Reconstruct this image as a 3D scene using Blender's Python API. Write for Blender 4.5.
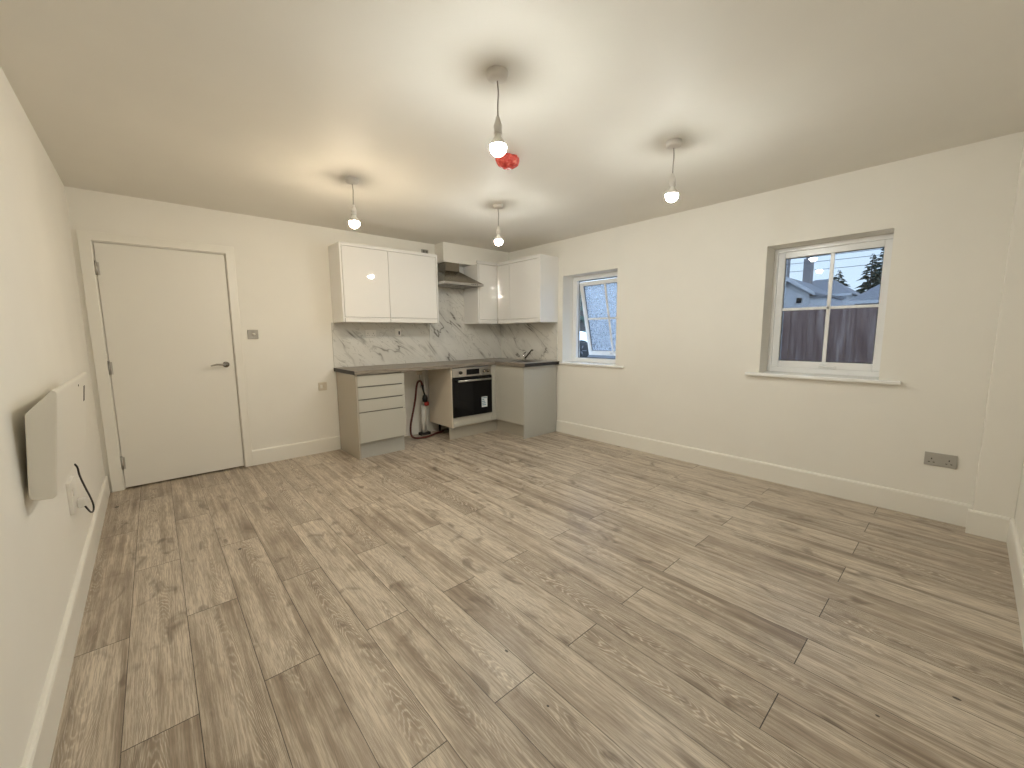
import bpy, bmesh, math, random
from mathutils import Vector, Matrix
random.seed(7)
SC = bpy.context.scene
COL = SC.collection
for _o in list(bpy.data.objects):
    bpy.data.objects.remove(_o, do_unlink=True)

# ------------------------------------------------------------------ camera
CAM_H = 1.2583
cam_data = bpy.data.cameras.new('camera')
cam_data.sensor_width = 36.0
cam_data.sensor_fit = 'HORIZONTAL'
cam_data.lens = 403.67 / 1024 * 36.0
cam_data.clip_start = 0.02
cam_data.clip_end = 300
cam = bpy.data.objects.new('camera', cam_data)
COL.objects.link(cam)
FW = Vector((0.65655985, 0.74394979, -0.1243699))
RT = Vector((0.74898182, -0.6625276, -0.00913309))
UP = Vector((0.08919305, 0.08715437, 0.99219389))
cam.matrix_world = Matrix(((RT.x, UP.x, -FW.x, 0), (RT.y, UP.y, -FW.y, 0), (RT.z, UP.z, -FW.z, CAM_H), (0, 0, 0, 1)))
SC.camera = cam

# ------------------------------------------------------------------ world, exposure, lamp strengths
SC.view_settings.view_transform = 'Standard'
SC.view_settings.look = 'None'
SC.view_settings.exposure = 0.0
SC.view_settings.gamma = 1.0
SC.view_settings.use_curve_mapping = False
SKY_TOP = (0.52, 0.71, 1.0)
SKY_LOW = (0.62, 0.81, 1.0)
SKY_STRENGTH = 5.2
BULB_NEUTRAL = (0.97, 0.985, 0.93)
BULB_WARM = (1.0, 0.83, 0.60)
BULB_POWER = 475.0
BULB_GAIN = {'near': 1.16, 'warm': 1.22, 'back': 0.90, 'window': 0.85}
SC.cycles.max_bounces = 14
SC.cycles.diffuse_bounces = 8
SC.cycles.glossy_bounces = 5
SC.cycles.sample_clamp_indirect = 0.0
world = bpy.data.worlds.new('overcast_sky')
SC.world = world
world.use_nodes = True
_n = world.node_tree.nodes
_l = world.node_tree.links
_n.clear()
_tc = _n.new('ShaderNodeTexCoord')
_sep = _n.new('ShaderNodeSeparateXYZ')
_l.new(_tc.outputs['Generated'], _sep.inputs[0])
_rmp = _n.new('ShaderNodeValToRGB')
_rmp.color_ramp.elements[0].position = 0.0
_rmp.color_ramp.elements[0].color = (*SKY_LOW, 1)
_rmp.color_ramp.elements[1].position = 0.6
_rmp.color_ramp.elements[1].color = (*SKY_TOP, 1)
_l.new(_sep.outputs['Z'], _rmp.inputs[0])
_bg = _n.new('ShaderNodeBackground')
_bg.inputs['Strength'].default_value = SKY_STRENGTH
_l.new(_rmp.outputs[0], _bg.inputs['Color'])
_wo = _n.new('ShaderNodeOutputWorld')
_l.new(_bg.outputs[0], _wo.inputs['Surface'])

# ------------------------------------------------------------------ room numbers (metres)
D, W, L, H = 4.553, 3.809, 0.390, 2.3715      # back wall y, window wall x, left wall x, ceiling z
NEAR = -0.262                                 # wall beside the camera
LA = -0.0109                                  # the left wall runs very slightly off square


def left_x(y):
    return -L + LA * (y - D)


# ------------------------------------------------------------------ materials
def mat(name, col, rough=0.5, metal=0.0, spec=None, coat=0.0):
    m = bpy.data.materials.new(name)
    m.use_nodes = True
    b = m.node_tree.nodes['Principled BSDF']
    b.inputs['Base Color'].default_value = (*col, 1)
    b.inputs['Roughness'].default_value = rough
    b.inputs['Metallic'].default_value = metal
    if spec is not None:
        b.inputs['Specular IOR Level'].default_value = spec
    if coat:
        b.inputs['Coat Weight'].default_value = coat
        b.inputs['Coat Roughness'].default_value = 0.04
    return m


def nd(m, kind, **kw):
    n = m.node_tree.nodes.new(kind)
    for k, v in kw.items():
        setattr(n, k, v)
    return n


def lk(m, a, b):
    m.node_tree.links.new(a, b)


def math_node(m, op, a, b=None, c=None, clamp=False):
    n = nd(m, 'ShaderNodeMath', operation=op)
    n.use_clamp = clamp
    for i, v in enumerate((a, b, c)):
        if v is None:
            continue
        if isinstance(v, (int, float)):
            n.inputs[i].default_value = v
        else:
            lk(m, v, n.inputs[i])
    return n.outputs[0]


def mix_col(m, fac, a, b, blend='MIX'):
    n = nd(m, 'ShaderNodeMix', data_type='RGBA', blend_type=blend)
    for s, v in ((n.inputs[0], fac), (n.inputs[6], a), (n.inputs[7], b)):
        if isinstance(v, (int, float)):
            s.default_value = v
        elif isinstance(v, tuple):
            s.default_value = (*v, 1)
        else:
            lk(m, v, s)
    return n.outputs[2]


def noise(m, vec, scale, detail=2.0, rough=0.5, dist=0.0):
    n = nd(m, 'ShaderNodeTexNoise')
    n.inputs['Scale'].default_value = scale
    n.inputs['Detail'].default_value = detail
    n.inputs['Roughness'].default_value = rough
    n.inputs['Distortion'].default_value = dist
    if vec is not None:
        lk(m, vec, n.inputs['Vector'])
    return n.outputs['Fac']


def obj_coord(m):
    return nd(m, 'ShaderNodeTexCoord').outputs['Object']


def mapping(m, vec, scale=(1, 1, 1), rot=(0, 0, 0), loc=(0, 0, 0)):
    n = nd(m, 'ShaderNodeMapping')
    n.inputs['Scale'].default_value = scale
    n.inputs['Rotation'].default_value = rot
    n.inputs['Location'].default_value = loc
    lk(m, vec, n.inputs['Vector'])
    return n.outputs[0]


def ramp(m, fac, stops):
    n = nd(m, 'ShaderNodeValToRGB')
    e = n.color_ramp.elements
    while len(e) < len(stops):
        e.new(0.5)
    for el, (p, c) in zip(e, stops):
        el.position = p
        el.color = (*c, 1) if len(c) == 3 else c
    lk(m, fac, n.inputs[0])
    return n.outputs[0]


def bump(m, height, strength, dist):
    n = nd(m, 'ShaderNodeBump')
    n.inputs['Strength'].default_value = strength
    n.inputs['Distance'].default_value = dist
    lk(m, height, n.inputs['Height'])
    lk(m, n.outputs[0], m.node_tree.nodes['Principled BSDF'].inputs['Normal'])


def bsdf(m):
    return m.node_tree.nodes['Principled BSDF']


def painted(name, col, vary=0.03, stipple=0.0006, rough=0.6):
    """rolled emulsion: a fine stipple and a barely uneven coat"""
    m = mat(name, col, rough, spec=0.3)
    v = obj_coord(m)
    n1 = noise(m, v, 1.7, 3)
    lo = tuple(c * (1 - vary) for c in col)
    c = ramp(m, n1, [(0.35, lo), (0.65, col)])
    lk(m, c, bsdf(m).inputs['Base Color'])
    n2 = noise(m, v, 260, 2, 0.6)
    bump(m, n2, 0.35, stipple)
    return m


M = {}
M['wall'] = painted('wall_emulsion', (0.83, 0.81, 0.755))
M['ceiling'] = painted('ceiling_emulsion', (0.78, 0.755, 0.70), stipple=0.001)
M['gloss_trim'] = mat('white_satinwood', (0.82, 0.80, 0.74), 0.32)
M['door'] = mat('door_paint', (0.80, 0.78, 0.725), 0.38)
M['upvc'] = mat('white_upvc', (0.86, 0.87, 0.88), 0.25)
M['sill'] = mat('sill_paint', (0.88, 0.88, 0.87), 0.25)
M['white_gloss'] = mat('white_high_gloss', (0.81, 0.80, 0.78), 0.03, coat=0.3)
M['carcass'] = mat('white_carcass_board', (0.78, 0.75, 0.70), 0.45)
M['grey_gloss'] = mat('light_grey_gloss', (0.485, 0.475, 0.425), 0.14, coat=0.2)
M['grey_panel'] = mat('light_grey_end_board', (0.46, 0.46, 0.43), 0.2)
M['side_panel'] = mat('drawer_side_board', (0.44, 0.40, 0.335), 0.25)
M['cream_panel'] = mat('cream_board', (0.66, 0.60, 0.50), 0.3)
M['steel'] = mat('brushed_steel', (0.52, 0.50, 0.48), 0.3, 1.0)
M['hood_steel'] = mat('hood_steel', (0.25, 0.225, 0.185), 0.25, 1.0)
M['chrome'] = mat('chrome', (0.55, 0.54, 0.52), 0.12, 1.0)
M['dark_chrome'] = mat('dark_chrome', (0.22, 0.20, 0.18), 0.2, 1.0)
M['black_glass'] = mat('black_oven_glass', (0.004, 0.004, 0.005), 0.06, spec=0.22)
M['black'] = mat('black_plastic', (0.012, 0.012, 0.012), 0.4)
M['dark_gap'] = mat('dark_recess', (0.03, 0.027, 0.024), 0.8)
M['plinth'] = mat('plinth_board', (0.40, 0.375, 0.32), 0.3)
M['recess'] = mat('gap_shade_rocker_grey', (0.16, 0.15, 0.135), 0.6)  # shade of the drawer gaps put into a grey; isolator rockers share it
M['edge'] = mat('dark_edging', (0.02, 0.017, 0.015), 0.55)
M['plastic'] = mat('white_plastic', (0.80, 0.78, 0.73), 0.3)
M['grey_plastic'] = mat('satin_grey_plate', (0.40, 0.385, 0.35), 0.4)
M['heater'] = mat('heater_enamel', (0.74, 0.71, 0.64), 0.3)
M['hose'] = mat('red_brown_hose', (0.11, 0.02, 0.014), 0.4)
M['red'] = mat('red_cap', (0.42, 0.045, 0.03), 0.35)
M['cable'] = mat('white_flex', (0.34, 0.31, 0.275), 0.4)
M['sticker_w'] = mat('sticker_white', (0.72, 0.78, 0.80), 0.5)
M['sticker_b'] = mat('sticker_blue', (0.10, 0.24, 0.36), 0.5)
M['rose'] = mat('rose_plastic', (0.66, 0.63, 0.59), 0.35)
M['soil'] = mat('paving', (0.075, 0.077, 0.08), 0.8)
M['tyre'] = mat('tyre_rubber', (0.012, 0.012, 0.013), 0.75)
M['alloy'] = mat('alloy_wheel', (0.10, 0.10, 0.11), 0.4, 0.6)
M['car'] = mat('white_car_paint', (0.80, 0.86, 0.88), 0.15, coat=0.5)
M['car_glass'] = mat('car_glass', (0.02, 0.025, 0.03), 0.05)
M['render_w'] = mat('white_render', (0.78, 0.80, 0.84), 0.8)
M['slate'] = mat('slate_roof', (0.26, 0.27, 0.30), 0.7)
M['brick'] = mat('grey_brick', (0.30, 0.28, 0.29), 0.85)
M['leaf'] = mat('dark_foliage', (0.07, 0.10, 0.08), 0.8)
M['bark'] = mat('bark', (0.06, 0.05, 0.045), 0.9)
M['wire'] = mat('wire_black', (0.10, 0.11, 0.13), 0.6)


def mk_red_film():
    m = mat('crumpled_red_film', (0.62, 0.06, 0.045), 0.25)
    v = obj_coord(m)
    n = noise(m, v, 38, 4, 0.65)
    c = ramp(m, n, [(0.35, (0.40, 0.03, 0.025)), (0.55, (0.70, 0.085, 0.065)), (0.72, (0.85, 0.30, 0.22))])
    lk(m, c, bsdf(m).inputs['Base Color'])
    bump(m, n, 0.8, 0.01)
    return m


M['red_film'] = mk_red_film()


def mk_marble():
    m = mat('marble_tile', (0.72, 0.72, 0.70), 0.16)
    geo = nd(m, 'ShaderNodeNewGeometry')
    sep = nd(m, 'ShaderNodeSeparateXYZ')
    lk(m, geo.outputs['Position'], sep.inputs[0])
    u = math_node(m, 'SUBTRACT', sep.outputs['X'], sep.outputs['Y'])     # runs on round the corner
    comb = nd(m, 'ShaderNodeCombineXYZ')
    lk(m, u, comb.inputs[0])
    lk(m, sep.outputs['Z'], comb.inputs[1])
    rot = mapping(m, comb.outputs[0], rot=(0, 0, math.radians(42)))
    stretched = mapping(m, rot, scale=(0.9, 3.6, 1.0))

    def veins(scale, dist, width, vec, det=3.0):
        f = noise(m, vec, scale, det, 0.55, dist)
        a = math_node(m, 'ABSOLUTE', math_node(m, 'SUBTRACT', f, 0.5))
        return math_node(m, 'SUBTRACT', 1.0, math_node(m, 'DIVIDE', a, width, clamp=True), clamp=True)
    big = veins(1.05, 0.7, 0.022, stretched)
    soft = veins(1.05, 0.7, 0.12, stretched)
    fine = veins(2.6, 1.0, 0.012, mapping(m, stretched, loc=(3.1, 1.7, 0.4)))
    patch = ramp(m, noise(m, comb.outputs[0], 2.6, 2), [(0.42, (0, 0, 0)), (0.56, (1, 1, 1))])
    v1 = math_node(m, 'MULTIPLY', big, patch)
    v2 = math_node(m, 'MULTIPLY', math_node(m, 'MULTIPLY', soft, patch), 0.22)
    v3 = math_node(m, 'MULTIPLY', fine, 0.45)
    tot = math_node(m, 'MAXIMUM', math_node(m, 'MAXIMUM', v1, v2), v3)
    c = mix_col(m, tot, (0.70, 0.69, 0.65), (0.17, 0.16, 0.14))
    lk(m, c, bsdf(m).inputs['Base Color'])
    return m


M['marble'] = mk_marble()


def mk_worktop():
    m = mat('greyed_oak_worktop', (0.25, 0.21, 0.165), 0.35)
    v = obj_coord(m)
    f = noise(m, mapping(m, v, scale=(3.0, 30, 30)), 2.2, 5, 0.6, 0.4)
    c = ramp(m, f, [(0.3, (0.12, 0.10, 0.08)), (0.5, (0.22, 0.19, 0.155)), (0.7, (0.31, 0.275, 0.23))])
    lk(m, c, bsdf(m).inputs['Base Color'])
    return m


M['worktop'] = mk_worktop()

PLANK_W, PLANK_L = 0.1905, 1.27


def mk_floor():
    m = mat('limed_oak_laminate', (0.3, 0.24, 0.18), 0.36)
    geo = nd(m, 'ShaderNodeNewGeometry')
    sep = nd(m, 'ShaderNodeSeparateXYZ')
    lk(m, geo.outputs['Position'], sep.inputs[0])
    X, Y = sep.outputs['X'], sep.outputs['Y']
    rx = math_node(m, 'DIVIDE', math_node(m, 'SUBTRACT', X, 0.005 - 40 * PLANK_W), PLANK_W)
    row = math_node(m, 'FLOOR', rx)
    fx = math_node(m, 'SUBTRACT', rx, row)
    par = math_node(m, 'MODULO', row, 2.0)
    # half-bond: every other row starts half a plank further along
    off = math_node(m, 'MULTIPLY_ADD', par, -0.635, 0.974 - 10 * PLANK_L)
    ry = math_node(m, 'DIVIDE', math_node(m, 'SUBTRACT', Y, off), PLANK_L)
    idy = math_node(m, 'FLOOR', ry)
    fy = math_node(m, 'SUBTRACT', ry, idy)
    idv = nd(m, 'ShaderNodeCombineXYZ')
    lk(m, row, idv.inputs[0])
    lk(m, idy, idv.inputs[1])
    wn = nd(m, 'ShaderNodeTexWhiteNoise', noise_dimensions='2D')
    lk(m, idv.outputs[0], wn.inputs['Vector'])
    rnd = wn.outputs['Value']
    rcol = nd(m, 'ShaderNodeSeparateColor')
    lk(m, wn.outputs['Color'], rcol.inputs[0])
    r2, r3 = rcol.outputs[1], rcol.outputs[2]
    # board-local grain coordinates, metres
    gx = math_node(m, 'MULTIPLY_ADD', rnd, 57.0, math_node(m, 'MULTIPLY', fx, PLANK_W))
    gy = math_node(m, 'MULTIPLY_ADD', r2, 91.0, Y)
    gv = nd(m, 'ShaderNodeCombineXYZ')
    lk(m, gx, gv.inputs[0])
    lk(m, gy, gv.inputs[1])
    lk(m, math_node(m, 'MULTIPLY', r3, 13.0), gv.inputs[2])
    G = gv.outputs[0]
    # cathedral grain: nested arcs about a heart line that wanders a little
    dx = math_node(m, 'MULTIPLY', math_node(m, 'SUBTRACT', fx, math_node(m, 'MULTIPLY_ADD', r3, 0.5, 0.25)), PLANK_W)
    flip = math_node(m, 'MULTIPLY_ADD', math_node(m, 'GREATER_THAN', r2, 0.5), 2.0, -1.0)
    dx2 = math_node(m, 'MULTIPLY', dx, dx)
    wob = noise(m, mapping(m, G, scale=(16, 2.4, 1)), 1.0, 2.5, 0.5)
    fine_w = noise(m, mapping(m, G, scale=(120, 26, 1)), 1.0, 2, 0.6)
    cyc = math_node(m, 'MULTIPLY_ADD', dx2, 2600.0, math_node(m, 'MULTIPLY', math_node(m, 'MULTIPLY', gy, flip), 17.0))
    cyc = math_node(m, 'MULTIPLY_ADD', wob, 11.0, cyc)
    cyc = math_node(m, 'MULTIPLY_ADD', fine_w, 0.9, cyc)
    ring = math_node(m, 'MULTIPLY_ADD', math_node(m, 'SINE', math_node(m, 'MULTIPLY', cyc, 6.2832)), 0.5, 0.5)
    ring = math_node(m, 'POWER', ring, 3.2)
    fibre = noise(m, mapping(m, G, scale=(260, 10, 1)), 1.0, 3, 0.65)
    band = noise(m, mapping(m, G, scale=(26, 0.9, 1)), 1.0, 3, 0.6, 0.3)
    patch = noise(m, mapping(m, G, scale=(9, 3.2, 1), loc=(3, 8, 1)), 1.0, 3, 0.6)
    knot = noise(m, mapping(m, G, scale=(11.0, 5.0, 1), loc=(4, 9, 2)), 1.0, 2, 0.5, 0.8)
    strong = math_node(m, 'GREATER_THAN', rcol.outputs[0], 0.84)
    some = ramp(m, noise(m, mapping(m, G, scale=(11, 1.5, 1), loc=(7, 1, 5)), 1.0, 2), [(0.44, (0, 0, 0)), (0.56, (1, 1, 1))])
    show = math_node(m, 'MAXIMUM', strong, math_node(m, 'MULTIPLY', some, math_node(m, 'MULTIPLY_ADD', r2, 0.55, 0.35)))
    tone = math_node(m, 'MULTIPLY_ADD', band, 0.78, math_node(m, 'MULTIPLY_ADD', patch, 0.46, math_node(m, 'MULTIPLY_ADD', rnd, 0.15, -0.138)))
    tone = math_node(m, 'MULTIPLY_ADD', strong, -0.11, tone)
    base = ramp(m, tone, [(0.35, (0.235, 0.183, 0.137)), (0.44, (0.355, 0.288, 0.222)), (0.53, (0.490, 0.415, 0.328)), (0.64, (0.650, 0.570, 0.465))])
    c1 = mix_col(m, math_node(m, 'MULTIPLY', math_node(m, 'MULTIPLY', ring, show), 0.85), base, (0.72, 0.65, 0.54))
    c1 = mix_col(m, math_node(m, 'MULTIPLY', math_node(m, 'MULTIPLY', math_node(m, 'SUBTRACT', 1.0, ring), show), 0.40), c1, (0.22, 0.165, 0.12))
    c2 = mix_col(m, math_node(m, 'MULTIPLY', ramp(m, fibre, [(0.40, (1, 1, 1)), (0.58, (0, 0, 0))]), 0.55), c1, (0.21, 0.165, 0.125))
    kd = ramp(m, knot, [(0.27, (1, 1, 1)), (0.40, (0, 0, 0))])
    c3 = mix_col(m, math_node(m, 'MULTIPLY', kd, 0.62), c2, (0.13, 0.095, 0.068))
    # small dark chips knocked out of the boards
    for cx_, cy_, ra, rb in ((1.958, -0.075, 0.006, 0.011), (1.674, 0.096, 0.0045, 0.006), (0.947, 1.121, 0.005, 0.009), (0.277, 2.774, 0.009, 0.011), (-0.312, 4.113, 0.012, 0.016), (0.895, 0.845, 0.004, 0.005)):
        ux = math_node(m, 'DIVIDE', math_node(m, 'SUBTRACT', X, cx_), ra)
        uy = math_node(m, 'DIVIDE', math_node(m, 'SUBTRACT', Y, cy_), rb)
        dd = math_node(m, 'ADD', math_node(m, 'MULTIPLY', ux, ux), math_node(m, 'MULTIPLY', uy, uy))
        c3 = mix_col(m, math_node(m, 'MULTIPLY', math_node(m, 'LESS_THAN', dd, 1.0), 0.85), c3, (0.03, 0.024, 0.02))
    # seams
    ex = math_node(m, 'MULTIPLY', math_node(m, 'MINIMUM', fx, math_node(m, 'SUBTRACT', 1.0, fx)), PLANK_W)
    ey = math_node(m, 'MULTIPLY', math_node(m, 'MINIMUM', fy, math_node(m, 'SUBTRACT', 1.0, fy)), PLANK_L)
    sx = math_node(m, 'LESS_THAN', ex, 0.0013)
    sy = math_node(m, 'LESS_THAN', ey, 0.0017)
    seam = math_node(m, 'MAXIMUM', math_node(m, 'MULTIPLY', sx, math_node(m, 'MULTIPLY_ADD', r2, 0.4, 0.58)), math_node(m, 'MULTIPLY', sy, 0.92))
    c4 = mix_col(m, seam, c3, (0.035, 0.026, 0.02))
    lk(m, c4, bsdf(m).inputs['Base Color'])
    rr = math_node(m, 'MULTIPLY_ADD', fibre, 0.22, 0.24)
    lk(m, rr, bsdf(m).inputs['Roughness'])
    bsdf(m).inputs['Specular IOR Level'].default_value = 0.42
    hgt = math_node(m, 'SUBTRACT', math_node(m, 'MULTIPLY', fibre, 0.35), seam)
    bump(m, hgt, 0.25, 0.0012)
    return m


M['floor'] = mk_floor()


def mk_fence():
    m = mat('weathered_fence_boards', (0.10, 0.075, 0.07), 0.85)
    v = obj_coord(m)
    f = noise(m, mapping(m, v, scale=(9, 9, 0.8)), 2.0, 4, 0.65)
    c = ramp(m, f, [(0.3, (0.15, 0.085, 0.08)), (0.5, (0.27, 0.18, 0.165)), (0.70, (0.50, 0.40, 0.37))])
    lk(m, c, bsdf(m).inputs['Base Color'])
    return m


M['fence'] = mk_fence()


def mk_dimmed_glass():
    m = bpy.data.materials.new('dimmed_pane')
    m.use_nodes = True
    nt = m.node_tree
    nt.nodes.clear()
    t = nt.nodes.new('ShaderNodeBsdfTransparent')
    t.inputs[0].default_value = (0.47, 0.47, 0.47, 1)  # dark tint put into the pane to dim the bright view behind it
    g = nt.nodes.new('ShaderNodeBsdfGlossy')
    g.inputs['Roughness'].default_value = 0.02
    fr = nt.nodes.new('ShaderNodeFresnel')
    fr.inputs[0].default_value = 1.5
    mx = nt.nodes.new('ShaderNodeMixShader')
    o = nt.nodes.new('ShaderNodeOutputMaterial')
    nt.links.new(fr.outputs[0], mx.inputs[0])
    nt.links.new(t.outputs[0], mx.inputs[1])
    nt.links.new(g.outputs[0], mx.inputs[2])
    nt.links.new(mx.outputs[0], o.inputs[0])
    return m


def mk_wet_glass():
    """pane beaded with rain and condensation: milky beads over a slightly rough pane"""
    m = bpy.data.materials.new('rain_beaded_pane')
    m.use_nodes = True
    nt = m.node_tree
    b = nt.nodes['Principled BSDF']
    b.inputs['Base Color'].default_value = (0.46, 0.475, 0.50, 1)
    b.inputs['Transmission Weight'].default_value = 1.0
    b.inputs['Roughness'].default_value = 0.12
    b.inputs['IOR'].default_value = 1.25
    v = obj_coord(m)
    n = noise(m, v, 70, 3, 0.65)
    bump(m, n, 1.0, 0.02)
    tl = nt.nodes.new('ShaderNodeBsdfTranslucent')
    tl.inputs[0].default_value = (0.46, 0.475, 0.50, 1)
    f1 = ramp(m, noise(m, v, 40, 4, 0.75), [(0.44, (0, 0, 0)), (0.56, (1, 1, 1))])
    f2 = math_node(m, 'MULTIPLY', f1, 0.75)
    mx = nt.nodes.new('ShaderNodeMixShader')
    lk(m, f2, mx.inputs[0])
    lk(m, b.outputs[0], mx.inputs[1])
    lk(m, tl.outputs[0], mx.inputs[2])
    out = [n_ for n_ in nt.nodes if n_.type == 'OUTPUT_MATERIAL'][0]
    lk(m, mx.outputs[0], out.inputs[0])
    return m


M['glass'] = mk_dimmed_glass()
M['wet_glass'] = mk_wet_glass()


def emitter(name, col, strength):
    m = bpy.data.materials.new(name)
    m.use_nodes = True
    nt = m.node_tree
    nt.nodes.clear()
    e = nt.nodes.new('ShaderNodeEmission')
    e.inputs[0].default_value = (*col, 1)
    e.inputs[1].default_value = strength
    o = nt.nodes.new('ShaderNodeOutputMaterial')
    nt.links.new(e.outputs[0], o.inputs[0])
    return m


for _k, _g in BULB_GAIN.items():
    M['bulb_' + _k] = emitter('lit_bulb_' + _k, BULB_WARM if _k == 'warm' else BULB_NEUTRAL, BULB_POWER * _g)


# ------------------------------------------------------------------ mesh helpers
class MB:
    """collects shapes in world coordinates and links them as ONE mesh object"""

    def __init__(self):
        self.v, self.f, self.s = [], [], []

    def add(self, verts, faces, smooth=False):
        o = len(self.v)
        self.v += [Vector(p) for p in verts]
        self.f += [[i + o for i in f] for f in faces]
        self.s += [smooth] * len(faces)
        return self

    def box(self, x0, x1, y0, y1, z0, z1):
        p = [(x, y, z) for z in (z0, z1) for y in (y0, y1) for x in (x0, x1)]
        return self.add(p, [(0, 2, 3, 1), (4, 5, 7, 6), (0, 1, 5, 4), (1, 3, 7, 5), (3, 2, 6, 7), (2, 0, 4, 6)])

    def prism(self, poly, axis, a, b, shift=(0, 0, 0)):
        """polygon in the two other axes (cyclic order) extruded along axis from a to b"""
        def put(u, w, t, k):
            q = {'X': (t, u, w), 'Y': (u, t, w), 'Z': (u, w, t)}[axis]
            return tuple(q[i] + (shift[i] if k else 0) for i in range(3))
        n = len(poly)
        vs = [put(u, w, a, 0) for u, w in poly] + [put(u, w, b, 1) for u, w in poly]
        fs = [tuple(range(n - 1, -1, -1)), tuple(range(n, 2 * n))]
        fs += [(i, (i + 1) % n, n + (i + 1) % n, n + i) for i in range(n)]
        return self.add(vs, fs)

    def tube(self, pts, r, seg=10, caps=True):
        pts = [Vector(p) for p in pts]
        rs = r if isinstance(r, (list, tuple)) else [r] * len(pts)
        vs, fs = [], []
        t0 = (pts[1] - pts[0]).normalized()
        ref = Vector((0, 0, 1)) if abs(t0.z) < 0.9 else Vector((1, 0, 0))
        nrm = t0.cross(ref).normalized()
        for i, p in enumerate(pts):
            if i == 0:
                t = t0
            elif i == len(pts) - 1:
                t = (pts[i] - pts[i - 1]).normalized()
            else:
                t = (pts[i + 1] - pts[i - 1]).normalized()
            nrm = (nrm - t * nrm.dot(t)).normalized()
            bi = t.cross(nrm)
            for k in range(seg):
                a = 2 * math.pi * k / seg
                vs.append(p + (nrm * math.cos(a) + bi * math.sin(a)) * rs[i])
        for i in range(len(pts) - 1):
            for k in range(seg):
                k2 = (k + 1) % seg
                fs.append((i * seg + k, i * seg + k2, (i + 1) * seg + k2, (i + 1) * seg + k))
        self.add(vs, fs, True)
        if caps:
            o = len(self.v) - len(vs)
            self.f += [[o + k for k in range(seg - 1, -1, -1)], [o + (len(pts) - 1) * seg + k for k in range(seg)]]
            self.s += [False, False]
        return self

    def lathe(self, prof, c, seg=24, axis='Z', smooth=True):
        """profile of (radius, height) turned about the axis through c"""
        vs, fs = [], []
        for r, h in prof:
            for k in range(seg):
                a = 2 * math.pi * k / seg
                u, w = r * math.cos(a), r * math.sin(a)
                q = {'Z': (u, w, h), 'Y': (u, h, w), 'X': (h, u, w)}[axis]
                vs.append((c[0] + q[0], c[1] + q[1], c[2] + q[2]))
        for i in range(len(prof) - 1):
            for k in range(seg):
                k2 = (k + 1) % seg
                fs.append((i * seg + k, i * seg + k2, (i + 1) * seg + k2, (i + 1) * seg + k))
        n = len(prof)
        fs.append(tuple(range(seg - 1, -1, -1)))
        fs.append(tuple(range((n - 1) * seg, n * seg)))
        return self.add(vs, fs, smooth)

    def rotate(self, pivot, axis, ang):
        r = Matrix.Rotation(ang, 4, axis)
        pv = Vector(pivot)
        self.v = [r @ (p - pv) + pv for p in self.v]
        return self

    def build(self, name, material, parent=None, bevel=0.0, seg=2, origin=None):
        me = bpy.data.meshes.new(name)
        if parent is not None:
            org = abs_loc(parent)
        elif origin is not None:
            org = Vector(origin)
        else:
            zs = min(p.z for p in self.v)
            org = Vector((sum(p.x for p in self.v) / len(self.v), sum(p.y for p in self.v) / len(self.v), zs))
        me.from_pydata([p - org for p in self.v], [], self.f)
        me.update()
        for p, s in zip(me.polygons, self.s):
            p.use_smooth = s
        bm = bmesh.new()
        bm.from_mesh(me)
        bmesh.ops.recalc_face_normals(bm, faces=bm.faces)
        bm.to_mesh(me)
        bm.free()
        me.materials.append(material)
        o = bpy.data.objects.new(name, me)
        COL.objects.link(o)
        if parent is None:
            o.location = org
        else:
            o.parent = parent
        if bevel:
            b = o.modifiers.new('bevel', 'BEVEL')
            b.width = bevel
            b.segments = seg
            b.limit_method = 'ANGLE'
            b.angle_limit = math.radians(40)
        return o


def abs_loc(o):
    v = Vector(o.location)
    while o.parent is not None:
        o = o.parent
        v += Vector(o.location)
    return v


def tag(o, label, cat, group=None, kind=None):
    o['label'] = label
    o['category'] = cat
    if group:
        o['group'] = group
    if kind:
        o['kind'] = kind
    return o


def thing(name, label, cat, loc, group=None, kind=None):
    o = bpy.data.objects.new(name, None)
    o.empty_display_size = 0.05
    COL.objects.link(o)
    o.location = loc
    return tag(o, label, cat, group, kind)


def cells(mb, us, zs, hole, put):
    """boxes over a grid of u/z cells, leaving out those whose middle is in a hole"""
    for a, b in zip(us[:-1], us[1:]):
        for c, d in zip(zs[:-1], zs[1:]):
            um, zm = (a + b) / 2, (c + d) / 2
            if any(h[0] < um < h[1] and h[2] < zm < h[3] for h in hole):
                continue
            put(mb, a, b, c, d)


# ------------------------------------------------------------------ room shell
LXN = left_x(NEAR)
tag(MB().prism([(left_x(D) - 0.1, D + 0.1), (W + 0.3, D + 0.1), (W + 0.3, NEAR - 0.1), (LXN - 0.1, NEAR - 0.1)], 'Z', -0.05, 0.0).build('floor', M['floor']),
    'greyish limed oak laminate plank floor', 'floor', kind='structure')
tag(MB().prism([(left_x(D) - 0.1, D + 0.1), (W + 0.3, D + 0.1), (W + 0.3, NEAR - 0.1), (LXN - 0.1, NEAR - 0.1)], 'Z', H, H + 0.1).build('ceiling', M['ceiling']),
    'plain off-white painted ceiling with four hanging bulbs', 'ceiling', kind='structure')
tag(MB().prism([(left_x(D + 0.1), D + 0.1), (left_x(D + 0.1) - 0.1, D + 0.1), (LXN - 0.1, NEAR - 0.1), (left_x(NEAR - 0.1), NEAR - 0.1)], 'Z', 0, H).build('wall_left', M['wall']),
    'cream wall carrying the slim panel heater', 'wall', kind='structure')

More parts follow.
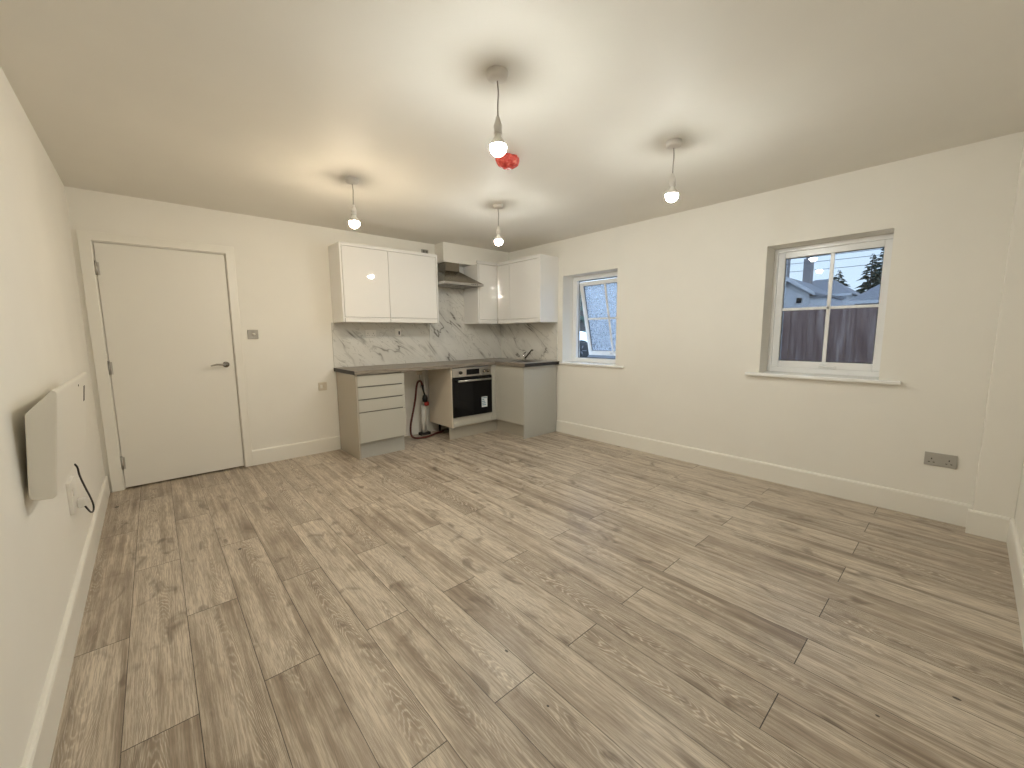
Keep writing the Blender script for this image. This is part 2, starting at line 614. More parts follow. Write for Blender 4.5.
DOOR = (-0.312, 0.590, 0.0, 2.022)
mb = MB()
cells(mb, [left_x(D), DOOR[0], DOOR[1], W], [0.0, DOOR[3], H], [DOOR], lambda m_, a, b, c, d: m_.box(a, b, D, D + 0.10, c, d))
mb.box(left_x(D), W, D + 0.10, D + 0.13, 0, H)  # includes an unseen backing added behind the door to stop sky light leaking in
tag(mb.build('wall_back', M['wall']), 'cream wall with the flush door and the kitchen units', 'wall', kind='structure')

W1 = (2.585, 3.360, 0.872, 1.943)
W2 = (0.408, 1.162, 0.887, 1.940)
mb = MB()
cells(mb, [NEAR - 0.1, W2[0], W2[1], W1[0], W1[1], D + 0.13], [0.0, W1[2], W2[2], W2[3], W1[3], H],
      [W1, (W2[0], W2[1], W2[2], W2[3])], lambda m_, a, b, c, d: m_.box(W, W + 0.30, a, b, c, d))
bmw = mb.build('wall_right', M['wall'])
tag(bmw, 'cream wall with the two small white windows', 'wall', kind='structure')
tag(MB().box(LXN - 0.1, W, NEAR - 0.1, NEAR, 0, H).build('wall_near', M['wall']),
    'cream wall meeting the boxed corner beyond the double socket', 'wall', kind='structure')
tag(MB().box(3.705, W, NEAR, -0.098, 0, H).build('wall_pier', M['wall'], bevel=0.004),
    'boxed-in corner pier at the end of the window wall', 'wall', kind='structure')
tag(MB().box(2.746, W, 4.357, D, 2.139, H).build('wall_bulkhead', M['wall'], bevel=0.003),
    'boxed bulkhead under the ceiling over the cooker hood', 'wall', kind='structure')

# skirting boards: a square board with a rounded top edge
SK_H, SK_T = 0.150, 0.018
SKP = [(0, 0), (SK_T, 0), (SK_T, SK_H - 0.012), (SK_T - 0.004, SK_H - 0.003), (SK_T - 0.010, SK_H), (0, SK_H)]


def sk_wall(p0, p1, nrm):
    """skirting from p0 to p1, standing out along nrm"""
    m_ = MB()
    vs = []
    for p in (p0, p1):
        for t, z in SKP:
            vs.append((p[0] + nrm[0] * t, p[1] + nrm[1] * t, z))
    n = len(SKP)
    fs = [tuple(range(n)), tuple(range(2 * n - 1, n - 1, -1))] + [(i, (i + 1) % n, n + (i + 1) % n, n + i) for i in range(n)]
    return m_.add(vs, fs)


tag(sk_wall((left_x(D - 0.03), D - 0.03), (left_x(NEAR), NEAR), (1, 0)).build('baseboard_left', M['gloss_trim']),
    'white skirting board under the panel heater', 'skirting', kind='structure')
tag(sk_wall((0.628, D), (1.452, D), (0, -1)).build('baseboard_back', M['gloss_trim']),
    'short white skirting board between the door and the drawer unit', 'skirting', kind='structure')
tag(sk_wall((W, 3.438), (W, -0.098), (-1, 0)).build('baseboard_right', M['gloss_trim']),
    'long white skirting board under the two windows', 'skirting', kind='structure')
tag(sk_wall((3.705, -0.080), (3.705, NEAR + SK_T), (-1, 0)).build('baseboard_pier', M['gloss_trim']),
    'short white skirting board on the boxed corner pier', 'skirting', kind='structure')
tag(sk_wall((3.705, NEAR), (LXN + SK_T, NEAR), (0, 1)).build('baseboard_near', M['gloss_trim']),
    'white skirting board running from the pier beside the viewer', 'skirting', kind='structure')

# ------------------------------------------------------------------ door
d1 = thing('door_1', 'closed plain white flush door in a white frame with a chrome lever', 'door', (0.137, D, 0), kind='structure')
MB().box(-0.2785, 0.5525, D + 0.001, D + 0.041, 0.013, 1.988).build('door_leaf', M['door'], d1, 0.002)
mb = MB()
mb.box(DOOR[0], -0.282, D, D + 0.098, 0, DOOR[3]).box(0.556, DOOR[1], D, D + 0.098, 0, DOOR[3]).box(-0.282, 0.556, D, D + 0.098, 1.992, DOOR[3])
mb.box(-0.282, -0.267, D + 0.044, D + 0.07, 0, 1.992).box(0.541, 0.556, D + 0.044, D + 0.07, 0, 1.992).box(-0.267, 0.541, D + 0.044, D + 0.07, 1.977, 1.992)
mb.build('door_lining', M['gloss_trim'], d1)
ao = [(-0.362, 0), (-0.362, 2.064), (0.627, 2.064), (0.627, 0), (0.561, 0), (0.561, 1.998), (-0.288, 1.998), (-0.288, 0)]
n8 = [(p[0], D - 0.02, p[1]) for p in ao] + [(p[0], D, p[1]) for p in ao]
q4 = [(0, 1, 6, 7), (1, 2, 5, 6), (2, 3, 4, 5)]
fs = q4 + [tuple(8 + i for i in reversed(q)) for q in q4] + [(i, (i + 1) % 8, 8 + (i + 1) % 8, 8 + i) for i in range(8)]
MB().add(n8, fs).build('architrave', M['gloss_trim'], d1, 0.004)
for z in (1.788, 1.010, 0.224):
    hg = MB().lathe([(0.0075, -0.051), (0.0075, 0.051)], (-0.2805, D - 0.006, z), 12)
    hg.lathe([(0.005, 0.051), (0.009, 0.053), (0.006, 0.060)], (-0.2805, D - 0.006, z), 12)
    hg.box(-0.2805, -0.262, D - 0.002, D + 0.0005, z - 0.05, z + 0.05)
    hg.build('hinge', M['steel'], d1)
hx, hz = 0.487, 0.997
hd = MB().lathe([(0.012, -0.012), (0.010, -0.052), (0.012, -0.056)], (hx, D, hz), 16, 'Y')
hd.tube([(hx, D - 0.047, hz), (hx - 0.03, D - 0.054, hz + 0.002), (hx - 0.075, D - 0.054, hz + 0.006), (hx - 0.118, D - 0.050, hz - 0.004)], [0.0105, 0.010, 0.0085, 0.0075], 12)
hdo = hd.build('lever_handle', M['chrome'], d1)
MB().lathe([(0.027, 0.0), (0.027, -0.008), (0.022, -0.013), (0.012, -0.013)], (hx, D, hz), 24, 'Y').build('handle_rose', M['dark_chrome'], hdo)

# ------------------------------------------------------------------ windows
FX0, FX1 = W + 0.19, W + 0.262                  # frame depth inside the reveal


def ring_boxes(mb, y0, y1, z0, z1, x0, x1, l, r, b, t):
    mb.box(x0, x1, y0, y0 + r, z0, z1).box(x0, x1, y1 - l, y1, z0, z1)
    mb.box(x0, x1, y0 + r, y1 - l, z0, z0 + b).box(x0, x1, y0 + r, y1 - l, z1 - t, z1)
    return mb


def sill_board(wdw, y0, y1, yl, yr, xf, z1):
    mb = MB().box(xf, W, y0, y1, z1 - 0.024, z1)
    mb.box(W, FX1 + 0.02, yr, yl, z1 - 0.024, z1)
    return mb.build('sill', M['sill'], wdw, 0.005)


w2 = thing('window_2', 'closed four-pane white window looking on the fence', 'window', (W + 0.2, 0.785, 0.896), kind='structure')
sill_board(w2, 0.290, 1.258, W2[1], W2[0], W - 0.044, 0.911)
F2 = (W2[0], W2[1], 0.912, 1.940)
ring_boxes(MB(), *F2, FX0, FX1, 0.028, 0.020, 0.040, 0.036).build('frame', M['upvc'], w2, 0.003)
S2 = (F2[0] + 0.020, F2[1] - 0.028, F2[2] + 0.040, F2[3] - 0.036)
sash2 = ring_boxes(MB(), *S2, FX0 + 0.012, FX1 + 0.005, 0.050, 0.044, 0.055, 0.048).build('sash', M['upvc'], w2, 0.004)
G2 = (S2[0] + 0.044, S2[1] - 0.050, S2[2] + 0.055, S2[3] - 0.048)
ring_boxes(MB(), G2[0] - 0.004, G2[1] + 0.004, G2[2] - 0.004, G2[3] + 0.004, FX0 + 0.029, FX0 + 0.034, 0.008, 0.008, 0.008, 0.008).build('gasket', M['black'], sash2)
MB().box(FX0 + 0.038, FX0 + 0.042, G2[0], G2[1], G2[2], G2[3]).build('pane', M['glass'], sash2)
ym, zm = 0.770, 1.437
MB().box(FX0 + 0.022, FX0 + 0.037, ym - 0.0125, ym + 0.0125, G2[2], G2[3]).box(FX0 + 0.022, FX0 + 0.037, G2[0], G2[1], zm - 0.011, zm + 0.011).build('glazing_bars', M['upvc'], sash2, 0.003)
hb = MB().box(FX0 - 0.002, FX0 + 0.012, 0.765, 0.795, S2[2] + 0.012, S2[2] + 0.034)
hb.tube([(FX0 - 0.012, 0.788, S2[2] + 0.024), (FX0 - 0.022, 0.76, S2[2] + 0.024), (FX0 - 0.024, 0.68, S2[2] + 0.018)], [0.008, 0.008, 0.006], 10)
hb.tube([(FX0 + 0.004, 0.782, S2[2] + 0.024), (FX0 - 0.016, 0.782, S2[2] + 0.024)], 0.007, 10)
hb.build('window_handle', M['upvc'], sash2)

w1 = thing('window_1', 'small white window beside the kitchen with its sash tilted open', 'window', (W + 0.2, 2.97, 0.896), kind='structure')
sill_board(w1, 2.470, 3.392, W1[1], W1[0], W - 0.030, 0.896)
F1 = (W1[0], W1[1], 0.897, 1.943)
ring_boxes(MB(), *F1, FX0, FX1, 0.060, 0.060, 0.050, 0.048).build('frame', M['upvc'], w1, 0.003)
ring_boxes(MB(), F1[0] + 0.058, F1[1] - 0.058, F1[2] + 0.048, F1[3] - 0.046, FX0 + 0.045, FX0 + 0.052, 0.008, 0.008, 0.008, 0.008).build('seal', M['black'], w1)
PIV = (FX0 + 0.060, 0, 1.885)
ANG = -math.radians(13.4)
S1 = (F1[0] + 0.064, F1[1] - 0.064, F1[2] + 0.054, F1[3] - 0.060)
sash1 = ring_boxes(MB(), *S1, FX0 + 0.040, FX1 + 0.028, 0.052, 0.052, 0.055, 0.050).rotate(PIV, 'Y', ANG).build('sash', M['upvc'], w1, 0.004)
G1 = (S1[0] + 0.052, S1[1] - 0.052, S1[2] + 0.055, S1[3] - 0.050)
MB().box(FX0 + 0.062, FX0 + 0.068, G1[0], G1[1], G1[2], G1[3]).rotate(PIV, 'Y', ANG).build('pane', M['wet_glass'], sash1)
ring_boxes(MB(), G1[0] - 0.003, G1[1] + 0.003, G1[2] - 0.003, G1[3] + 0.003, FX0 + 0.052, FX0 + 0.057, 0.008, 0.008, 0.008, 0.008).rotate(PIV, 'Y', ANG).build('gasket', M['black'], sash1)
ym, zm = 2.925, 1.42
MB().box(FX0 + 0.044, FX0 + 0.061, ym - 0.0125, ym + 0.0125, G1[2], G1[3]).box(FX0 + 0.044, FX0 + 0.061, G1[0], G1[1], zm - 0.011, zm + 0.011).rotate(PIV, 'Y', ANG).build('glazing_bars', M['upvc'], sash1, 0.003)
hb = MB().box(FX0 + 0.026, FX0 + 0.040, 2.93, 2.96, S1[2] + 0.014, S1[2] + 0.038)
hb.tube([(FX0 + 0.022, 2.952, S1[2] + 0.026), (FX0 + 0.008, 2.925, S1[2] + 0.026), (FX0 + 0.006, 2.845, S1[2] + 0.020)], [0.008, 0.008, 0.006], 10)
hb.tube([(FX0 + 0.034, 2.946, S1[2] + 0.026), (FX0 + 0.014, 2.946, S1[2] + 0.026)], 0.007, 10)
hb.rotate(PIV, 'Y', ANG).build('window_handle', M['upvc'], sash1)
MB().tube([(FX0 + 0.05, S1[0] + 0.02, 0.955), (FX0 + 0.13, S1[0] + 0.03, 0.965), (FX0 + 0.235, S1[0] + 0.02, 0.985)], 0.005, 8).build('stay', M['steel'], w1)

# ------------------------------------------------------------------ splashback
tag(MB().box(1.445, 2.624, D - 0.010, D, 0.906, 1.389).build('splashback_panel', M['marble']),
    'white marble-veined splashback panel above the drawer unit under the wide wall cabinet', 'splashback', 'marble-veined splashback panels')
tag(MB().box(2.628, W - 0.011, D - 0.010, D, 0.906, 1.487).build('splashback_panel', M['marble']),
    'white marble-veined splashback panel directly above the oven', 'splashback', 'marble-veined splashback panels')
tag(MB().box(2.600, 3.164, D - 0.010, D, 1.490, 2.137).build('splashback_panel', M['marble']),
    'marble-veined splashback panel behind the cooker hood, above the seam', 'splashback', 'marble-veined splashback panels')
tag(MB().box(W - 0.010, W, 3.440, D - 0.011, 0.906, 1.389).build('splashback_panel', M['marble']),
    'marble-veined splashback panel behind the tap beside the open window', 'splashback', 'marble-veined splashback panels')

# ------------------------------------------------------------------ wall cabinets
CZ0, CZ1 = 1.389, 2.180
FY = 4.230                                       # door face of the back-wall cabinets
FXW = 3.489                                      # door face of the window-wall cabinet


def door_profile(z0, z1, face, inn):
    """finger-pull door: slab with a groove near its lower edge"""
    g = z0 + 0.048
    return [(inn, z0), (face, z0), (face, g - 0.006), (face + (inn - face) * 0.75, g - 0.004), (face + (inn - face) * 0.75, g + 0.004), (face, g + 0.006), (face, z1), (inn, z1)]


cb = thing('wall_cabinet', 'wide two-door glossy white wall cabinet above the drawer unit', 'wall cabinet', (2.02, 4.55, CZ0), 'glossy white wall cabinets')
MB().box(1.480, 2.563, FY + 0.021, D - 0.001, CZ0 + 0.012, CZ1 - 0.004).build('cabinet_body', M['carcass'], cb)
MB().box(1.462, 1.480, FY, D - 0.001, CZ0, CZ1).build('end_panel', M['white_gloss'], cb, 0.0015)
MB().box(2.563, 2.581, FY, D - 0.001, CZ0, CZ1).build('end_panel', M['white_gloss'], cb, 0.0015)
MB().prism(door_profile(CZ0, 2.142, FY, FY + 0.019), 'X', 1.486, 1.968).build('cabinet_door', M['white_gloss'], cb, 0.001)
MB().prism(door_profile(CZ0, 2.142, FY, FY + 0.019), 'X', 1.973, 2.557).build('cabinet_door', M['white_gloss'], cb, 0.001)
MB().box(1.480, 2.563, FY, FY + 0.018, 2.148, CZ1).build('cornice', M['white_gloss'], cb, 0.0015)

ca = thing('wall_cabinet', 'narrow glossy white wall cabinet between the cooker hood and the corner', 'wall cabinet', (3.33, 4.55, CZ0), 'glossy white wall cabinets')
MB().box(3.184, FXW, FY + 0.021, D - 0.011, CZ0 + 0.012, 2.136).build('cabinet_body', M['carcass'], ca)
MB().box(3.166, 3.184, FY, D - 0.011, CZ0, 2.136).build('end_panel', M['white_gloss'], ca, 0.0015)
MB().prism(door_profile(CZ0, 2.134, FY, FY + 0.019), 'X', 3.189, 3.484).rotate((3.486, FY, 0), 'Z', math.radians(0.6)).build('cabinet_door', M['white_gloss'], ca, 0.001)
MB().box(3.166, 3.487, FY, FY + 0.020, 2.142, CZ1).build('cornice', M['white_gloss'], ca, 0.0015)

cc = thing('wall_cabinet', 'glossy white wall cabinet on the window wall, its pale side facing the window', 'wall cabinet', (W - 0.01, 3.85, CZ0), 'glossy white wall cabinets')
MB().box(FXW + 0.021, W - 0.011, 3.466, 4.229, CZ0 + 0.012, CZ1 - 0.004).build('cabinet_body', M['carcass'], cc)
MB().box(FXW, W - 0.0005, 3.432, 3.461, CZ0, CZ1).build('end_panel', M['white_gloss'], cc, 0.0015)
MB().prism([(x, z) for x, z in door_profile(CZ0, 2.134, FXW, FXW + 0.019)], 'Y', 3.463, 3.978).build('cabinet_door', M['white_gloss'], cc, 0.001)
MB().prism([(x, z) for x, z in door_profile(CZ0, 2.134, FXW, FXW + 0.019)], 'Y', 3.983, 4.227).build('corner_filler', M['white_gloss'], cc, 0.001)
MB().box(FXW, FXW + 0.020, 3.461, 4.228, 2.142, CZ1).build('cornice', M['white_gloss'], cc, 0.0015)

# ------------------------------------------------------------------ cooker hood
hd = thing('cooker_hood', 'pyramid steel cooker hood under the boxed bulkhead', 'cooker hood', (2.874, 4.54, 1.845))
HX0, HX1, HY = 2.585, 3.163, 4.100
YB = D - 0.011
mb = MB()
a = [(HX0, HY + 0.004, 1.871), (HX1, HY + 0.004, 1.871), (HX1, YB, 1.871), (HX0, YB, 1.871)]
b = [(2.775, 4.362, 2.036), (2.978, 4.362, 2.036), (2.978, YB, 2.036), (2.775, YB, 2.036)]
mb.add(a + b, [(3, 2, 1, 0), (4, 5, 6, 7), (0, 1, 5, 4), (1, 2, 6, 5), (2, 3, 7, 6), (3, 0, 4, 7)])
mb.build('canopy', M['hood_steel'], hd, 0.002)
MB().box(HX0, HX1, HY, YB, 1.845, 1.871).build('rim', M['steel'], hd, 0.002)
MB().box(HX0 + 0.03, 2.868, HY + 0.06, YB - 0.06, 1.841, 1.846).build('grease_filter', M['dark_chrome'], hd)
MB().box(2.880, HX1 - 0.03, HY + 0.06, YB - 0.06, 1.841, 1.846).build('grease_filter', M['dark_chrome'], hd)
MB().box(2.775, 2.978, 4.362, YB, 2.034, 2.1385).build('chimney', M['hood_steel'], hd, 0.001)
for k in range(4):
    MB().lathe([(0.006, 0.0), (0.006, -0.004), (0.004, -0.005)], (2.98 + 0.028 * k, HY, 1.858), 10, 'Y').build('button', M['black'], hd)

# ------------------------------------------------------------------ base units
BY, BZ = 3.973, 0.867                            # front face and underside of the worktop
du = thing('drawer_unit', 'light grey four-drawer base unit at the left end of the worktop', 'drawer unit', (1.71, 4.27, 0))
MB().box(1.474, 1.970, BY + 0.021, D - 0.04, 0.165, BZ).build('cabinet_body', M['recess'], du)  # coloured dark so the gaps between the fronts read as shade
MB().box(1.955, 1.9725, BY + 0.02, D - 0.039, 0.163, BZ).build('side_panel', M['carcass'], du)
MB().box(1.455, 1.4735, BY, D - 0.019, 0, BZ).build('end_panel', M['side_panel'], du, 0.0015)
MB().box(1.474, 1.970, BY + 0.055, BY + 0.073, 0, 0.160).build('plinth', M['grey_panel'], du)
for z0, z1 in ((0.172, 0.479), (0.489, 0.608), (0.618, 0.736), (0.746, 0.856)):
    pr = [(BY + 0.02, z0), (BY, z0), (BY, z1 - 0.002), (BY + 0.005, z1), (BY + 0.02, z1 - 0.01)]
    MB().prism(pr, 'X', 1.476, 1.972).build('drawer_front', M['grey_gloss'], du, 0.001)

ou = thing('oven_housing', 'cream-sided base unit holding the built-in oven', 'oven cabinet', (2.88, 4.27, 0))
mb = MB()
mb.box(2.562, 2.579, BY + 0.002, D - 0.06, 0.149, BZ).box(3.156, 3.173, BY + 0.021, D - 0.06, 0.149, BZ)
mb.box(2.579, 3.156, BY + 0.021, D - 0.06, 0.149, 0.168)
mb.build('cabinet_body', M['cream_panel'], ou)
MB().box(2.581, 3.153, BY, BY + 0.019, 0.160, 0.268).build('filler_panel', M['grey_gloss'], ou, 0.0015)
MB().box(3.157, 3.229, BY, BY + 0.020, 0.160, BZ).build('corner_post', M['grey_gloss'], ou, 0.0015)
MB().box(2.556, 3.2785, BY + 0.052, BY + 0.070, 0, 0.147).build('plinth', M['plinth'], ou)
for x in (2.66, 3.10):
    for y in (4.12, 4.42):
        MB().lathe([(0.022, 0), (0.022, 0.012), (0.014, 0.02), (0.014, 0.149)], (x, y, 0), 12).build('foot', M['black'], ou)

ov = thing('oven', 'built-in black glass oven with steel control strip', 'oven', (2.87, 4.25, 0.272))
MB().box(2.590, 3.150, BY + 0.004, 4.44, 0.274, 0.858).build('oven_body', M['black'], ov)
MB().box(2.574, 3.150, BY - 0.020, BY + 0.003, 0.272, 0.742).build('oven_door', M['black_glass'], ov, 0.002)
pan = MB().box(2.574, 3.150, BY - 0.018, BY + 0.003, 0.752, 0.858).build('control_panel', M['steel'], ov, 0.002)
MB().box(2.768, 2.958, BY - 0.0205, BY - 0.0175, 0.772, 0.838).build('display', M['black_glass'], pan)
MB().lathe([(0.021, 0), (0.021, -0.006), (0.017, -0.024), (0.014, -0.026)], (2.680, BY - 0.018, 0.803), 20, 'Y').build('knob', M['black'], pan)
for x in (3.030, 3.088):
    MB().lathe([(0.021, 0), (0.021, -0.006), (0.017, -0.024), (0.014, -0.026)], (x, BY - 0.018, 0.803), 20, 'Y').build('knob', M['dark_chrome'], pan)
hm = MB()
hm.tube([(2.622, BY - 0.060, 0.706), (3.120, BY - 0.060, 0.706)], 0.0115, 14)
hm.tube([(2.650, BY - 0.020, 0.706), (2.650, BY - 0.060, 0.706)], 0.008, 10).tube([(3.092, BY - 0.020, 0.706), (3.092, BY - 0.060, 0.706)], 0.008, 10)
hm.build('oven_handle', M['steel'], ov)
st = MB().box(2.985, 3.072, BY - 0.0212, BY - 0.0202, 0.352, 0.482).build('sticker', M['sticker_w'], ov)
st['label'] = 'pale energy sticker'
mb = MB()
for k, (x0, x1) in enumerate(((2.990, 3.066), (2.990, 3.024), (2.990, 3.034), (2.990, 3.044), (2.990, 3.052))):
    z = 0.462 - 0.022 * k
    mb.box(x0, x1, BY - 0.0217, BY - 0.0211, z, z + 0.011)
mb.build('sticker_bands', M['sticker_b'], st)

su = thing('sink_unit', 'grey base unit under the tap with its end panel facing the room', 'base cabinet', (3.5, 3.7, 0))
SX = 3.229
MB().box(SX + 0.021, W - 0.013, 3.461, 4.20, 0.160, 0.700).build('cabinet_body', M['carcass'], su)
MB().box(SX + 0.021, SX + 0.04, 3.461, 3.97, 0.700, BZ).build('front_rail', M['carcass'], su)
MB().box(SX, W - 0.020, 3.441, 3.460, 0, BZ).build('end_panel', M['grey_panel'], su, 0.0015)
MB().box(SX, SX + 0.019, 3.462, 3.912, 0.162, 0.862).build('cabinet_door', M['grey_gloss'], su, 0.0015)
MB().box(SX, SX + 0.019, 3.915, 3.972, 0.160, BZ).build('corner_post', M['grey_gloss'], su, 0.0015)
MB().box(SX + 0.050, SX + 0.068, 3.461, 4.022, 0, 0.147).build('plinth', M['plinth'], su)

# ------------------------------------------------------------------ worktop, sink, tap
WT0, WT1 = BZ, 0.905
wt = thing('worktop', 'L-shaped greyed oak worktop with dark end edging', 'worktop', (2.6, 4.25, WT0))
HOLE = (3.345, 3.645, 3.540, 3.900)
mb = MB()
mb.box(1.443, 3.209, BY - 0.020, D - 0.0005, WT0, WT1)
cells(mb, [3.209, HOLE[0], HOLE[1], W - 0.0005], [3.412, HOLE[2], HOLE[3], D - 0.0005], [HOLE], lambda m_, a_, b_, c_, d_: m_.box(a_, b_, c_, d_, WT0, WT1))
mb.build('worktop_slab', M['worktop'], wt)
e1 = MB().box(1.4405, 1.443, BY - 0.020, D - 0.001, WT0, WT1).build('end_strip', M['edge'], wt)
e2 = MB().box(3.209, W - 0.001, 3.4095, 3.412, WT0, WT1).build('end_strip', M['edge'], wt)
e1['label'] = 'dark end strip by the door side'
e2['label'] = 'dark end strip by the window'

sk = thing('sink', 'inset stainless steel sink in the corner of the worktop', 'sink', (3.5, 3.9, WT1))
mb = MB()
cells(mb, [3.275, 3.355, 3.635, 3.745], [3.470, 3.550, 3.890, 4.330], [(3.355, 3.635, 3.550, 3.890)], lambda m_, a_, b_, c_, d_: m_.box(a_, b_, c_, d_, WT1, WT1 + 0.004))
for k in range(6):
    mb.box(3.34 + 0.05 * k, 3.352 + 0.05 * k, 3.99, 4.29, WT1 + 0.004, WT1 + 0.006)
mb.build('drainer', M['steel'], sk)
mb = MB()
bx0, bx1, by0, by1, bz = 3.355, 3.635, 3.550, 3.890, WT1 - 0.15
mb.box(bx0, bx0 + 0.002, by0, by1, bz, WT1).box(bx1 - 0.002, bx1, by0, by1, bz, WT1)
mb.box(bx0, bx1, by0, by0 + 0.002, bz, WT1).box(bx0, bx1, by1 - 0.002, by1, bz, WT1).box(bx0, bx1, by0, by1, bz, bz + 0.002)
mb.lathe([(0.035, 0.002), (0.030, 0.003), (0.012, 0.001)], (3.495, 3.72, bz), 16)
mb.build('bowl', M['steel'], sk)

tp = thing('tap', 'dark chrome mixer tap at the corner sink', 'tap', (3.700, 3.940, WT1 + 0.004))
tz = WT1 + 0.004
MB().lathe([(0.026, 0), (0.026, 0.006), (0.018, 0.012), (0.017, 0.080), (0.014, 0.088)], (3.700, 3.940, tz), 18).build('tap_body', M['chrome'], tp)
MB().tube([(3.700, 3.935, tz + 0.012), (3.698, 3.880, tz + 0.055), (3.695, 3.800, tz + 0.125), (3.692, 3.782, tz + 0.134), (3.690, 3.768, tz + 0.126)], [0.011, 0.0105, 0.0095, 0.0095, 0.010], 12).build('spout', M['dark_chrome'], tp)
MB().tube([(3.700, 3.940, tz + 0.084), (3.690, 3.915, tz + 0.094), (3.678, 3.885, tz + 0.098)], [0.010, 0.007, 0.006], 10).build('tap_lever', M['dark_chrome'], tp)

# ------------------------------------------------------------------ plumbing and hose in the open bay
wp = thing('waste_pipe', 'upright white waste pipe in the open bay beside the oven unit', 'pipe', (2.455, 4.47, 0.0))
MB().tube([(2.455, 4.470, 0.035), (2.455, 4.470, 0.385)], 0.024, 16).build('standpipe', M['plastic'], wp)
MB().tube([(2.498, 4.480, 0.035), (2.498, 4.480, 0.86)], 0.011, 12).build('supply_pipe', M['plastic'], wp)
MB().box(2.40, 2.535, 4.435, 4.508, 0.0, 0.035).build('pipe_shoe', M['dark_gap'], wp, 0.004)
vp = thing('stop_valve', 'black stop valve with a red cap on the pipe beside the oven unit', 'valve', (2.48, 4.44, 0.37))
MB().lathe([(0.016, 0.0), (0.030, 0.012), (0.034, 0.05), (0.026, 0.085), (0.014, 0.10)], (2.468, 4.435, 0.415), 14).build('valve_body', M['black'], vp)
MB().lathe([(0.018, -0.03), (0.030, -0.022), (0.030, 0.012), (0.018, 0.02)], (2.483, 4.425, 0.405), 14).build('valve_cap', M['red'], vp)
MB().tube([(2.466, 4.43, 0.50), (2.450, 4.43, 0.56), (2.438, 4.43, 0.62), (2.434, 4.43, 0.640)], [0.012, 0.010, 0.014, 0.017], 10).build('valve_tail', M['black'], vp)
hs = [(2.433, 4.43, 0.635), (2.425, 4.43, 0.672), (2.400, 4.43, 0.690), (2.372, 4.43, 0.672), (2.352, 4.43, 0.600), (2.335, 4.43, 0.480), (2.300, 4.43, 0.330), (2.258, 4.42, 0.190), (2.238, 4.40, 0.090), (2.240, 4.37, 0.035), (2.265, 4.34, 0.016),
      (2.320, 4.31, 0.014), (2.400, 4.305, 0.014), (2.480, 4.33, 0.014), (2.570, 4.38, 0.014), (2.680, 4.41, 0.014), (2.720, 4.44, 0.014)]


def smooth_path(p, n=6):
    p = [Vector(q) for q in p]
    out = []
    for i in range(len(p) - 1):
        a_, b_, c_, d_ = p[max(i - 1, 0)], p[i], p[i + 1], p[min(i + 2, len(p) - 1)]
        for k in range(n):
            t = k / n
            out.append(0.5 * ((2 * b_) + (c_ - a_) * t + (2 * a_ - 5 * b_ + 4 * c_ - d_) * t * t + (3 * b_ - a_ - 3 * c_ + d_) * t ** 3))
    out.append(p[-1])
    return out


tag(MB().tube(smooth_path(hs), 0.0125, 10).build('hose', M['hose']), 'dark red hose looping down to the floor beside the drawer unit', 'hose')
fp = thing('connection_plate', 'small dark flex outlet high on the wall under the worktop', 'outlet plate', (2.47, D, 0.76))
MB().box(2.43, 2.50, D - 0.014, D, 0.755, 0.795).build('plate', M['cream_panel'], fp, 0.003)
MB().tube(smooth_path([(2.462, D - 0.012, 0.757), (2.455, D - 0.03, 0.72), (2.462, D - 0.035, 0.66), (2.45, D - 0.05, 0.60)]), 0.004, 8).build('flex', M['cable'], fp)

# ------------------------------------------------------------------ switches and sockets


def uk_pins(m_, put):
    """three rectangular holes of one outlet; put(u, v, du, dv) adds a hole"""
    put(0.0, 0.012, 0.0022, 0.0045)
    put(-0.0112, -0.0105, 0.0035, 0.0022)
    put(0.0112, -0.0105, 0.0035, 0.0022)


ls = thing('light_switch', 'satin grey light switch beside the door', 'light switch', (0.720, D, 1.228))
MB().box(0.677, 0.764, D - 0.009, D, 1.228, 1.315).build('plate', M['grey_plastic'], ls, 0.003)
MB().lathe([(0.013, 0), (0.012, -0.012), (0.008, -0.014)], (0.727, D - 0.009, 1.273), 16, 'Y').build('rocker', M['plastic'], ls)

sp = thing('spur_outlet', 'small beige switch plate low on the wall left of the drawer unit', 'wall plate', (1.315, D, 0.672))
MB().box(1.272, 1.358, D - 0.010, D, 0.672, 0.758).build('plate', M['cream_panel'], sp, 0.003)
MB().box(1.288, 1.312, D - 0.0125, D - 0.009, 0.696, 0.734).build('rocker', M['plastic'], sp, 0.001)
MB().box(1.322, 1.344, D - 0.0115, D - 0.009, 0.700, 0.730).build('fuse_holder', M['cream_panel'], sp, 0.001)

iso = thing('isolator_switch', 'small grey isolator switch on the wall above the wide wall cabinet', 'switch', (2.602, D, 2.236))
MB().box(2.556, 2.648, D - 0.012, D, 2.236, 2.290).build('plate', M['grey_plastic'], iso, 0.003)
MB().box(2.570, 2.598, D - 0.016, D - 0.011, 2.248, 2.278).build('rocker', M['recess'], iso, 0.001)
MB().box(2.608, 2.636, D - 0.016, D - 0.011, 2.248, 2.278).build('rocker', M['recess'], iso, 0.001)

